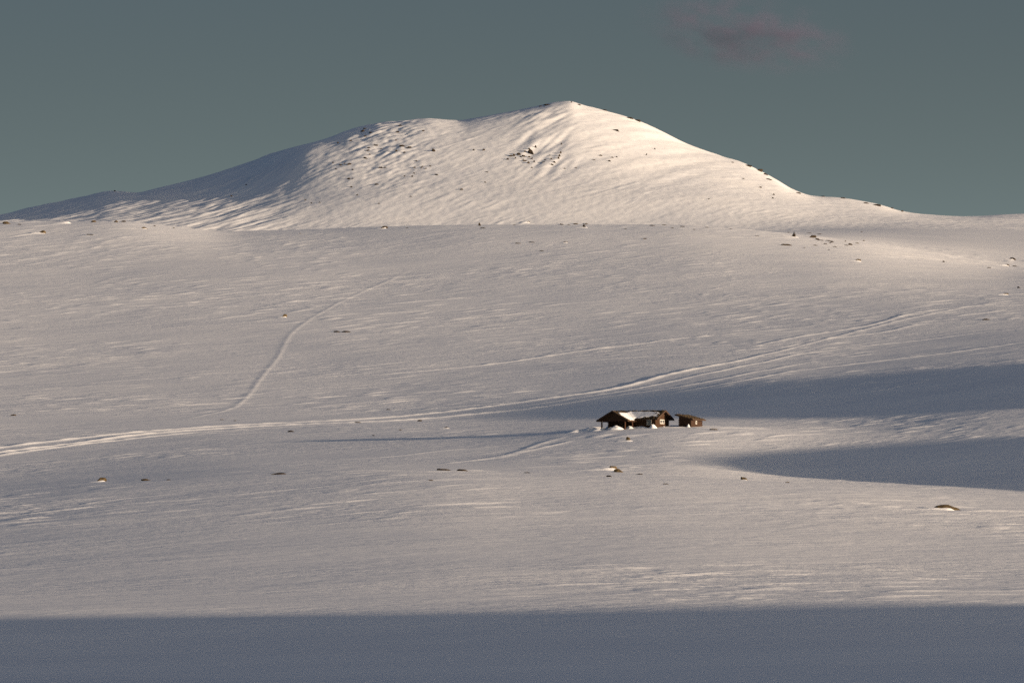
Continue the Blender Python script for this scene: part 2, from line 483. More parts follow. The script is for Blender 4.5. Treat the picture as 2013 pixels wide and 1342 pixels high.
WHITE, _nt, _b = new_mat('white_paint'); _b.inputs['Base Color'].default_value = (0.60, 0.58, 0.53, 1); _b.inputs['Roughness'].default_value = 0.6
GLASS, _nt, _b = new_mat('window_glass'); _b.inputs['Base Color'].default_value = (0.02, 0.025, 0.03, 1); _b.inputs['Roughness'].default_value = 0.08
TURF = rock_material('turf', (0.030, 0.022, 0.013), (0.085, 0.058, 0.030), 3.0)
GRASS, _nt, _b = new_mat('dry_grass'); _b.inputs['Base Color'].default_value = (0.10, 0.068, 0.034, 1); _b.inputs['Roughness'].default_value = 0.9

# ------------------------------------------------------------------ ground meshes
gz_r = np.gradient(Z, axis=0); gx_r = np.gradient(GX, axis=0); gy_r = np.gradient(GY, axis=0)
gz_c = np.gradient(Z, axis=1); gx_c = np.gradient(GX, axis=1); gy_c = np.gradient(GY, axis=1)
NX = gy_c * gz_r - gz_c * gy_r; NY = gz_c * gx_r - gx_c * gz_r; NZ = gx_c * gy_r - gy_c * gx_r
nl = np.sqrt(NX ** 2 + NY ** 2 + NZ ** 2); NX /= nl; NY /= nl; NZ /= nl
del gz_r, gx_r, gy_r, gz_c, gx_c, gy_c

def sheet(name, ra, rb):
    n = rb - ra
    co = np.stack([GX[ra:rb], GY[ra:rb], Z[ra:rb]], -1).reshape(-1, 3).astype(np.float32)
    nv = n * NC
    idx = np.arange(nv).reshape(n, NC)
    f = np.stack([idx[:-1, :-1], idx[:-1, 1:], idx[1:, 1:], idx[1:, :-1]], -1).reshape(-1, 4).astype(np.int32)
    me = bpy.data.meshes.new(name)
    me.vertices.add(nv); me.vertices.foreach_set('co', co.ravel())
    me.loops.add(f.size); me.loops.foreach_set('vertex_index', f.ravel())
    me.polygons.add(len(f)); me.polygons.foreach_set('loop_start', np.arange(0, f.size, 4, dtype=np.int32))
    me.polygons.foreach_set('use_smooth', np.ones(len(f), dtype=bool))
    me.update(calc_edges=True)
    me.normals_split_custom_set_from_vertices(np.stack([NX[ra:rb], NY[ra:rb], NZ[ra:rb]], -1).reshape(-1, 3).astype(np.float32))
    me.materials.append(SNOW)
    o = bpy.data.objects.new(name, me); col.objects.link(o)
    o['kind'] = 'structure'
    return o
rA = int(np.searchsorted(DR, 800)); rB = int(np.searchsorted(DR, 2300))
sheet('foreground_snowfield', 0, rA + 1)
sheet('valley_snowfield', rA, rB + 1)
sheet('mountain', rB, NR)
Znow = Z

# ------------------------------------------------------------------ object helpers
rng = random.Random(11)
def tag(o, label=None, cat=None, group=None, kind=None):
    if label: o['label'] = label
    if cat: o['category'] = cat
    if group: o['group'] = group
    if kind: o['kind'] = kind
    return o
def empty(name, loc, rz=0.0):
    o = bpy.data.objects.new(name, None); o.location = loc; o.rotation_euler = (0, 0, rz); col.objects.link(o)
    return o
def link(name, me, mat, parent=None):
    if mat is not None and not me.materials: me.materials.append(mat)
    o = bpy.data.objects.new(name, me); col.objects.link(o)
    if parent is not None: o.parent = parent
    return o
def add_box(bm, x0, x1, y0, y1, z0, z1):
    vs = [bm.verts.new((x, y, z)) for z in (z0, z1) for y in (y0, y1) for x in (x0, x1)]
    for f in ((0, 2, 3, 1), (4, 5, 7, 6), (0, 1, 5, 4), (2, 6, 7, 3), (0, 4, 6, 2), (1, 3, 7, 5)):
        bm.faces.new([vs[i] for i in f])
def add_prism(bm, pts, d):
    """a polygon of 3D points pushed by the vector d"""
    a = [bm.verts.new(p) for p in pts]; b = [bm.verts.new(Vector(p) + Vector(d)) for p in pts]
    bm.faces.new(a[::-1]); bm.faces.new(b)
    n = len(pts)
    for i in range(n):
        j = (i + 1) % n
        bm.faces.new((a[i], a[j], b[j], b[i]))
def done(bm, name, mat, parent=None, smooth=False):
    bmesh.ops.recalc_face_normals(bm, faces=bm.faces)
    me = bpy.data.meshes.new(name); bm.to_mesh(me); bm.free()
    if smooth: me.polygons.foreach_set('use_smooth', [True] * len(me.polygons))
    return link(name, me, mat, parent)
def box(name, mat, parent, *b):
    bm = bmesh.new(); add_box(bm, *b); return done(bm, name, mat, parent)
def grid_mesh(P, name, mat, parent=None, smooth=True):
    n, m = P.shape[:2]
    idx = np.arange(n * m).reshape(n, m)
    f = np.stack([idx[:-1, :-1], idx[:-1, 1:], idx[1:, 1:], idx[1:, :-1]], -1).reshape(-1, 4)
    me = bpy.data.meshes.new(name); me.from_pydata(P.reshape(-1, 3).tolist(), [], f.tolist())
    me.polygons.foreach_set('use_smooth', [smooth] * len(me.polygons))
    return link(name, me, mat, parent)
def log_wall(name, mat, parent, p0, p1, z0, z1, out, course=0.21, thick=0.16):
    """a wall of round logs from p0 to p1, bulging along out"""
    bm = bmesh.new()
    p0 = Vector((*p0, 0)); p1 = Vector((*p1, 0)); out = Vector((*out, 0))
    n = max(1, int(round((z1 - z0) / course))); c = (z1 - z0) / n
    for k in range(n):
        zz = z0 + k * c
        ext = (0.16 if k % 2 else 0.05) * (p1 - p0).normalized()
        prof_ = [(-thick, 0), (-thick, c)] + [(0.075 * math.sin(math.pi * t), c * (1 - t)) for t in (0.03, 0.2, 0.4, 0.6, 0.8, 0.97)]
        add_prism(bm, [p0 - ext + out * a + Vector((0, 0, zz + b)) for a, b in prof_], p1 - p0 + 2 * ext)
    return done(bm, name, mat, parent)

PHI = math.radians(23)

# ------------------------------------------------------------------ the cabin
zc0 = ground(cabX, cabY) - 0.02
cabin = empty('cabin', (cabX, cabY, zc0), -PHI)
tag(cabin, 'long brown log cabin with snowy turf roof and open gabled porch', 'cabin')
MX0, MX1, MW = -9.9, 0.0, 7.2
HW = MW / 2
EH, RH = 1.95, 3.32
SL = (RH - EH) / HW
log_wall('wall', WOOD, cabin, (MX0, 0), (MX1, 0), -1.0, EH - 0.02, (0, -1))
log_wall('wall', WOOD, cabin, (MX1, 0.02), (MX1, MW - 0.02), -1.0, EH - 0.02, (1, 0))
log_wall('wall', WOOD, cabin, (MX0, MW), (MX1, MW), -1.0, EH - 0.02, (0, 1))
log_wall('wall', WOOD, cabin, (MX0, 0.02), (MX0, MW - 0.02), -1.0, EH - 0.02, (-1, 0))
for xg, dx in ((MX1 - 0.08, 0.1), (MX0 - 0.02, 0.1)):
    bm = bmesh.new()
    nb = 20
    for k in range(nb):                              # upright boards of the gable
        y0 = MW * k / nb + 0.008; y1 = MW * (k + 1) / nb - 0.008
        za = RH - SL * abs(y0 - HW) - 0.04; zb = RH - SL * abs(y1 - HW) - 0.04
        add_prism(bm, [(xg, y0, EH - 0.06), (xg, y1, EH - 0.06), (xg, y1, zb), (xg, y0, za)], (dx + (0.02 if k % 2 else 0), 0, 0))
    done(bm, 'gable', WOOD, cabin)

def slab(name, mat, parent, a, b, c, d, t):
    bm = bmesh.new(); add_prism(bm, [a, b, c, d], (0, 0, t)); return done(bm, name, mat, parent)
X0, X1 = MX0 - 0.6, MX1 + 0.8
OV = 0.95
zE = RH - SL * (HW + OV)
roof_f = slab('roof', WOOD, cabin, (X0, -OV, zE), (X1, -OV, zE), (X1, HW, RH), (X0, HW, RH), 0.10)
roof_b = slab('roof', WOOD, cabin, (X0, HW, RH), (X1, HW, RH), (X1, MW + OV, zE), (X0, MW + OV, zE), 0.10)
# porch
PX0, PX1, PXM, PRH, PSL = -9.7, -4.7, -7.2, 3.12, 0.57
PY0 = -4.8
PH = 3.3
PB = 2.85
pe = PRH - PSL * PH
porch_l = slab('porch_roof', WOOD, cabin, (PXM - PH, PY0, pe), (PXM, PY0, PRH), (PXM, PB, PRH), (PXM - PH, PB, pe), 0.10)
porch_r = slab('porch_roof', WOOD, cabin, (PXM, PY0, PRH), (PXM + PH, PY0, pe), (PXM + PH, PB, pe), (PXM, PB, PRH), 0.10)
def main_z(x, y): return RH - SL * np.abs(y - HW)
def porch_z(x, y): return np.where((np.abs(x - PXM) < PH) & (y < PB + 0.2), PRH - PSL * np.abs(x - PXM), -9.0)

def turf(parent, x0, x1, y0, y1, zf, seed, nx, ny, base_t=0.16, amp=0.16):
    xs = np.linspace(x0, x1, nx); ys = np.linspace(y0, y1, ny)
    Xg, Yg = np.meshgrid(xs, ys)
    t = base_t + amp * (perlin(Xg / 0.9, Yg / 0.9, seed) + 0.8 * perlin(Xg / 0.35, Yg / 0.35, seed + 1))
    t = np.maximum(t, 0.06)
    Zg = zf(Xg, Yg) + 0.10 + t
    edge = np.zeros_like(Zg, bool); edge[0] = edge[-1] = True; edge[:, 0] = edge[:, -1] = True
    Zg = np.where(edge, zf(Xg, Yg) + 0.06, Zg)
    o = grid_mesh(np.stack([Xg, Yg, Zg], -1), 'turf', TURF, parent)
    # withered grass standing on it
    r = np.random.RandomState(seed)
    n = int((x1 - x0) * abs(y1 - y0) * 26)
    gx = r.uniform(x0 + .05, x1 - .05, n); gy = r.uniform(y0 + .05, y1 - .05, n)
    keep = perlin(gx / 0.8, gy / 0.8, seed + 5) > -0.1
    gx, gy = gx[keep], gy[keep]; n = len(gx)
    gz = zf(gx, gy) + 0.16
    h = r.uniform(0.10, 0.34, n); a = r.uniform(0, math.pi, n); w = 0.035
    le = r.uniform(-0.14, 0.14, (n, 2))
    v = np.empty((n, 3, 3))
    v[:, 0] = np.stack([gx - w * np.cos(a), gy - w * np.sin(a), gz], -1)
    v[:, 1] = np.stack([gx + w * np.cos(a), gy + w * np.sin(a), gz], -1)
    v[:, 2] = np.stack([gx + le[:, 0], gy + le[:, 1], gz + h], -1)
    me = bpy.data.meshes.new('grass'); me.from_pydata(v.reshape(-1, 3).tolist(), [], np.arange(3 * n).reshape(-1, 3).tolist())
    g = link('grass', me, GRASS, o); g['kind'] = 'stuff'
    return o
turf(roof_f, X0 + 0.03, X1 - 0.05, -OV + 0.03, HW, main_z, 40, 70, 26)
turf(roof_b, X0 + 0.03, X1 - 0.05, HW, MW + OV - 0.03, main_z, 44, 70, 26)
turf(porch_l, PXM - PH + 0.03, PXM, PY0 + 0.05, PB - 0.1, porch_z, 48, 26, 40, 0.12, 0.08)
turf(porch_r, PXM, PXM + PH - 0.03, PY0 + 0.05, PB - 0.1, porch_z, 52, 26, 40, 0.12, 0.08)

# snow left on the roof slope that faces the valley
xs = np.linspace(PXM, X1 - 0.05, 100); ys = np.linspace(PY0 + 0.1, HW - 0.02, 80)
Xg, Yg = np.meshgrid(xs, ys)
zm = np.where(Yg > -OV - 0.02, main_z(Xg, Yg), -9.0)
zr = np.maximum(zm, porch_z(Xg, Yg))
pr_ = PXM + PH
lo = np.where(Xg < pr_ - 0.05, pchip([-8, -6.9, -6.4, -5.6, -4.6, -3.8], [-1.0, -2.4, -3.5, -4.0, -3.8, -3.2], Xg),
              pchip([-4.2, -3.4, -2.2, -0.9, 0.4, 1], [-0.8, -0.75, -0.35, 0.0, 0.3, 1.0], Xg)) + 0.25 * perlin(Xg / 0.8, Yg / 0.8, 60)
hi = pchip([-8, -5, -2, -0.6, 0.2, 1], [2.7, 2.95, 2.9, 2.7, 2.0, 0.6], Xg) + 0.15 * perlin(Xg / 0.8, Yg / 0.8, 61)
ins = np.minimum(np.minimum(Yg - lo, hi - Yg), 0.5 * (0.35 - Xg))
ins = np.minimum(ins, (Xg - PXM - 0.55) * 0.7)
ins = np.minimum(ins, np.where(Yg < -OV + 0.05, (pr_ - 0.12 - Xg) * 0.7, 9))
th = np.where(ins > 0, np.sqrt(np.clip(ins / 0.4, 0, 1)) * (0.11 - 0.016 * Xg + 0.03 * perlin(Xg / 3, Yg / 2, 62)), -0.12)
fill = 0.16 * np.exp(-((zm - porch_z(Xg, Yg)) / 0.3) ** 2) * (th > 0)
zsn = np.where(zr > -5, zr + 0.20 + th + fill, porch_z(Xg, np.full_like(Yg, -1.0)) - 0.2)
zsn = np.where(zr > -5, zsn, main_z(Xg, np.full_like(Yg, -OV)) - 0.25)
P = np.stack([Xg, Yg, zsn], -1)
ok = (zr > -5) & (ins > -0.14)
n_, m_ = Xg.shape
idx = np.arange(n_ * m_).reshape(n_, m_)
good = ok[:-1, :-1] & ok[1:, :-1] & ok[:-1, 1:] & ok[1:, 1:]
f_ = np.stack([idx[:-1, :-1], idx[:-1, 1:], idx[1:, 1:], idx[1:, :-1]], -1)[good]
me = bpy.data.meshes.new('roof_snow'); me.from_pydata(P.reshape(-1, 3).tolist(), [], f_.tolist())
me.polygons.foreach_set('use_smooth', [True] * len(me.polygons))
link('roof_snow', me, SNOW, cabin)

# bargeboards and fascia
def barge(parent, a, b, out, hgt=0.34, t=0.06):
    a = Vector(a); b = Vector(b)
    bm = bmesh.new()
    add_prism(bm, [a, b, b + Vector((0, 0, hgt)), a + Vector((0, 0, hgt))], Vector(out) * t)
    return done(bm, 'bargeboard', TRIM, parent)
for xe, o_ in ((X1, (1, 0, 0)), (X0, (-1, 0, 0))):
    barge(roof_f, (xe, -OV - 0.05, zE - 0.10), (xe, HW, RH - 0.06), o_)
    barge(roof_b, (xe, MW + OV + 0.05, zE - 0.10), (xe, HW, RH - 0.06), o_)
barge(porch_l, (PXM - PH - 0.05, PY0, pe - 0.08), (PXM, PY0, PRH - 0.06), (0, -1, 0), 0.30)
barge(porch_r, (PXM + PH + 0.05, PY0, pe - 0.08), (PXM, PY0, PRH - 0.06), (0, -1, 0), 0.30)
box('fascia', TRIM, porch_r, PXM + PH - 0.02, PXM + PH + 0.04, PY0 + 0.02, -0.95, pe - 0.06, pe + 0.22)
box('fascia', TRIM, porch_l, PXM - PH - 0.04, PXM - PH + 0.02, PY0 + 0.02, PB, pe - 0.06, pe + 0.22)
box('fascia', TRIM, roof_f, PXM + PH + 0.07, X1 - 0.02, -OV - 0.05, -OV + 0.01, zE - 0.04, zE + 0.2)
# porch frame
for (x, y) in ((PX0 + 0.05, -4.1), (PX1 - 0.05, -4.1), (PX1 - 0.05, -0.25), (PX0 + 0.05, -0.25)):
    bm = bmesh.new()
    bmesh.ops.create_cone(bm, cap_ends=True, segments=10, radius1=0.17, radius2=0.15, depth=2.5, matrix=Matrix.Translation((x, y, 0.25)))
    done(bm, 'post', POSTW, cabin)
box('beam', POSTW, cabin, PX0 - 0.4, PX1 + 0.4, -4.22, -4.0, 1.30, 1.52)
box('beam', POSTW, cabin, PX1 - 0.16, PX1 + 0.06, -3.99, -0.1, 1.48, 1.68)
box('beam', POSTW, cabin, PX0 - 0.06, PX0 + 0.16, -3.99, -0.1, 1.48, 1.68)
bm = bmesh.new()
for k in range(24):                                 # boards closing the porch gable
    a = PXM - 2.8 + 5.6 * k / 24 + 0.006; b = PXM - 2.8 + 5.6 * (k + 1) / 24 - 0.006
    za = PRH - PSL * abs(a - PXM) - 0.03; zb = PRH - PSL * abs(b - PXM) - 0.03
    add_prism(bm, [(a, -4.11, 1.525), (b, -4.11, 1.525), (b, -4.11, max(zb, 1.55)), (a, -4.11, max(za, 1.55))], (0, 0.04, 0))
done(bm, 'gable', WOOD, cabin)
door = box('door', TRIM, cabin, -7.7, -6.75, -0.14, -0.085, -0.6, 1.55)
box('handle', WHITE, door, -6.88, -6.84, -0.19, -0.142, 0.25, 0.42)

def window(parent, axis, c, z0, z1, wid, face, sashes, bars, fw=0.13):
    """axis 'x': lies in a wall along x at y=face looking to -y; axis 'y': in a wall along y at x=face looking to +x"""
    def B(name, mat, par, a0, a1, zz0, zz1, d0, d1):
        if axis == 'x': return box(name, mat, par, c + a0, c + a1, face - d1, face - d0, zz0, zz1)
        return box(name, mat, par, face + d0, face + d1, c + a0, c + a1, zz0, zz1)
    h = wid / 2
    w = B('window', WOOD, parent, -h, h, z0, z1, -0.05, 0.02)
    bm = bmesh.new()
    def fb(a0, a1, zz0, zz1, d=0.11):
        if axis == 'x': add_box(bm, c + a0, c + a1, face - d, face + 0.02, zz0, zz1)
        else: add_box(bm, face - 0.02, face + d, c + a0, c + a1, zz0, zz1)
    fb(-h - fw, h + fw, z1, z1 + fw); fb(-h - fw, h + fw, z0 - fw, z0)
    fb(-h - fw, -h, z0, z1); fb(h, h + fw, z0, z1)
    if sashes == 2: fb(-fw * 0.75, fw * 0.75, z0, z1)
    done(bm, 'frame', WHITE, w)
    spans = [(-h, -fw * 0.75), (fw * 0.75, h)] if sashes == 2 else [(-h, h)]
    for (a, b) in spans:
        B('pane', GLASS, w, a, b, z0, z1, 0.025, 0.045)
        nv, nh = bars
        for k in range(1, nv + 1):
            q = a + (b - a) * k / (nv + 1); B('glazing_bar', WHITE, w, q - 0.025, q + 0.025, z0, z1, 0.047, 0.085)
        for k in range(1, nh + 1):
            q = z0 + (z1 - z0) * k / (nh + 1); B('glazing_bar', WHITE, w, a, b, q - 0.022, q + 0.022, 0.048, 0.083)
    return w
window(cabin, 'y', 3.45, 0.98, 1.55, 2.1, MX1 + 0.03, 2, (0, 1), 0.14)
window(cabin, 'x', -1.25, 0.62, 1.48, 0.80, -0.03, 1, (1, 2), 0.09)

# ------------------------------------------------------------------ the small outbuilding
sd = 1003.0
shX = sd * (1358 - 1006.5) * PX; shY = sd
shed = empty('shed', (shX, shY, ground(shX, shY) - 0.02), -PHI)
tag(shed, 'small brown log shed with turf lean-to roof right of the cabin', 'shed')
SX0, SW = -2.45, 6.1
def shed_z(x, y): return 1.58 + (0 - x) * 0.255 + 0 * y
log_wall('wall', SHEDW, shed, (SX0, 0), (0, 0), -1.0, 1.5, (0, -1))
log_wall('wall', SHEDW, shed, (0, 0.02), (0, SW - 0.02), -1.0, 1.5, (1, 0))
log_wall('wall', SHEDW, shed, (SX0, SW), (0, SW), -1.0, 1.5, (0, 1))
log_wall('wall', SHEDW, shed, (SX0, 0.02), (SX0, SW - 0.02), -1.0, 2.15, (-1, 0))
for y in (-0.02, SW - 0.06):
    bm = bmesh.new()
    for k in range(12):
        a = SX0 + 2.45 * k / 12 + 0.006; b = SX0 + 2.45 * (k + 1) / 12 - 0.006
        add_prism(bm, [(a, y, 1.49), (b, y, 1.49), (b, y, shed_z(b, 0) - 0.03), (a, y, shed_z(a, 0) - 0.03)], (0, 0.08, 0))
    done(bm, 'gable', SHEDW, shed)
sx0, sx1, sy0, sy1 = SX0 - 0.75, 0.6, -0.55, SW + 0.6
sroof = slab('roof', SHEDW, shed, (sx0, sy0, shed_z(sx0, 0)), (sx1, sy0, shed_z(sx1, 0)), (sx1, sy1, shed_z(sx1, 0)), (sx0, sy1, shed_z(sx0, 0)), 0.1)
turf(sroof, sx0 + 0.04, sx1 - 0.04, sy0 + 0.04, sy1 - 0.04, shed_z, 70, 26, 40, 0.15, 0.14)
barge(sroof, (sx0, sy0, shed_z(sx0, 0) - 0.06), (sx1, sy0, shed_z(sx1, 0) - 0.06), (0, -1, 0), 0.24)
barge(sroof, (sx0, sy1, shed_z(sx0, 0) - 0.06), (sx1, sy1, shed_z(sx1, 0) - 0.06), (0, 1, 0), 0.24)
box('fascia', TRIM, sroof, sx1, sx1 + 0.05, sy0, sy1, shed_z(sx1, 0) - 0.05, shed_z(sx1, 0) + 0.2)
window(shed, 'y', 2.7, 0.80, 1.12, 0.42, 0.03, 1, (0, 0), 0.15)

# ------------------------------------------------------------------ wind-packed snow banks
def mound(X, Y, rx, ry, h, rot=0.0, seed=1, sharp=1.2):
    na, nr = 36, 12
    A = np.linspace(0, 2 * math.pi, na); R = np.linspace(0, 1, nr)
    Ag, Rg = np.meshgrid(A, R)
    u = Rg * np.cos(Ag) * rx; v = Rg * np.sin(Ag) * ry
    c, s_ = math.cos(rot), math.sin(rot)
    x = X + u * c - v * s_; y = Y + u * s_ + v * c
    z = h * (1 - Rg ** sharp) * (1 + 0.35 * perlin(u / (0.5 * rx) + 7 * seed, v / (0.5 * ry), seed))
    z = z - 0.15 * Rg ** 3
    z = z + bilin(Znow, x, y)
    o = grid_mesh(np.stack([x, y, z], -1)[:, ::-1], 'snow_bank', SNOW)
    o['kind'] = 'structure'
    return o
cphi, sphi = math.cos(PHI), math.sin(PHI)
def cw_(e1, e2): return cabX + e1 * cphi + e2 * sphi, cabY - e1 * sphi + e2 * cphi
for e1, e2, rx, ry, h, rot, sd_, sp in ((-0.1, -0.95, 0.95, 0.85, 0.95, 0.2, 1, 1.0), (-6.4, -4.7, 1.9, 1.1, 0.95, 0.1, 2, 1.05), (-4.7, -2.0, 1.0, 1.5, 0.65, 0, 3, 1.3),
                                 (-9.9, -5.2, 2.2, 1.2, 0.5, 0.2, 4, 1.4), (-12.0, -3.6, 3.4, 2.2, 0.85, 0.3, 5, 1.4), (-3.0, -0.9, 2.6, 1.0, 0.38, -0.5, 6, 1.6),
                                 (-8.3, -2.8, 1.3, 1.2, 0.5, 0, 7, 1.5), (-14.2, -5.0, 3.2, 1.6, 0.5, 0.4, 8, 1.5), (-9.9, 1.6, 1.5, 2.0, 0.8, 0.2, 9, 1.3), (0.4, 3.6, 0.35, 0.5, 0.16, 0, 10, 1.4)):
    X, Y = cw_(e1, e2); mound(X, Y, rx, ry, h * 0.8, rot, sd_, sp + 0.2)
mound(shX - 0.5, shY - 0.1, 0.45, 0.4, 0.6, 0, 12, 1.2)

# ------------------------------------------------------------------ rocks
def rock_mesh(seed, flat=0.0):
    bm = bmesh.new()
    bmesh.ops.create_icosphere(bm, subdivisions=3, radius=1.0)
    P = np.array([v.co[:] for v in bm.verts])
    r = np.random.RandomState(seed)
    # knock planes off, then roughen
    rad = np.ones(len(P))
    for k in range(11):
        n = r.normal(size=3); n /= np.linalg.norm(n)
        c = r.uniform(0.55, 0.9)
        d = P @ n
        rad = np.where(d * rad > c, c / np.maximum(d, 1e-6), rad)
    rad = rad * (1 + 0.16 * perlin(P[:, 0] * 1.9 + seed, P[:, 1] * 1.9 + P[:, 2] * 1.3, seed) + 0.10 * perlin(P[:, 0] * 5 + P[:, 2] * 3, P[:, 1] * 5 + seed, seed + 3))
    P = P * rad[:, None]
    P[:, 2] *= 1 + 0.25 * P[:, 0] * r.choice([-1, 1])
    P[:, :2] /= np.abs(P[:, :2]).max(0)
    P[:, 2] /= P[:, 2].max()
    for v, p in zip(bm.verts, P): v.co = p
    me = bpy.data.meshes.new('rock'); bm.to_mesh(me); bm.free()
    return me
ROCKM = [[rock_mesh(100 + k) for k in range(8)], [], []]
for me in ROCKM[0]:
    m3 = me.copy(); m3.materials.append(GREY_HUMMOCK); ROCKM[2].append(m3)
    m2 = me.copy(); m2.materials.append(ROCK_L); ROCKM[1].append(m2); me.materials.append(ROCK)
used = [0]
def put_rock(name, px, py, w, h, label=None, group=None, lichen=False, cat='rock', tilt=0.0, dmin=0):
    X, d = pick(px, py + h * 0.45, dmin)
    k = used[0]; used[0] += 1
    me = ROCKM[int(lichen)][k % 8]
    o = bpy.data.objects.new(name, me); col.objects.link(o)
    wx = 0.5 * w * d * PX; hz = h * d * PX
    zg = ground(X, d)
    ztop = d * (YH - (py - h * 0.5)) * PX
    hz = min(max(ztop - zg, 0.5 * hz), 1.6 * hz)
    hz *= 0.85 if d > 3700 else 0.62 if h <= 3 else (0.78 if h < 5.5 else 0.9)
    if d > 3700: wx *= 1.15
    wy = wx * rng.uniform(0.5, 0.75)
    o.scale = (wx * 1.05, wy, hz * 1.0)
    o.location = (X, d + wy * 0.35, zg)
    o.rotation_euler = (0, tilt, rng.uniform(-0.35, 0.35))
    tag(o, label, cat, group)
    return o, X, d

def drift(X, d, len_px, h_px, right_px=0.0, seed=1):
    """snow piled in the lee of a rock, running out to the left along the wind"""
    Lg = len_px * d * PX / cw * 1.1; hh = h_px * d * PX; rb = right_px * d * PX
    n, m = 30, 15
    T = np.linspace(-0.12, 1.0, n); S = np.linspace(-1, 1, m)
    Tg, Sg = np.meshgrid(T, S, indexing='ij')
    wid = (0.16 * Lg + 0.35) * (0.35 + 0.65 * np.sin(np.pi * np.clip(Tg * 0.75 + 0.25, 0, 1)))
    u = -Tg * Lg + rb; v = Sg * wid
    x = X + u * cw - v * sw; y = d + u * sw * 0.2 + v * cw
    crest_ = np.where(Tg < 0, 1 + Tg / 0.12, (1 - Tg) ** 1.15)
    pr = np.clip(1 - np.abs(Sg) ** 1.5, 0, 1)
    z = 0.58 * hh * crest_ * pr * (1 + 0.3 * perlin(u / 1.5, v / 0.8, seed)) - 0.10 * (np.abs(Sg) > 0.95) - 0.06 * (Tg > 0.97) - 0.1 * (Tg < -0.1)
    z = z + bilin(Znow, x, y)
    o = grid_mesh(np.stack([x, y, z], -1), 'snow_drift', SNOW)
    o['kind'] = 'structure'
    return o

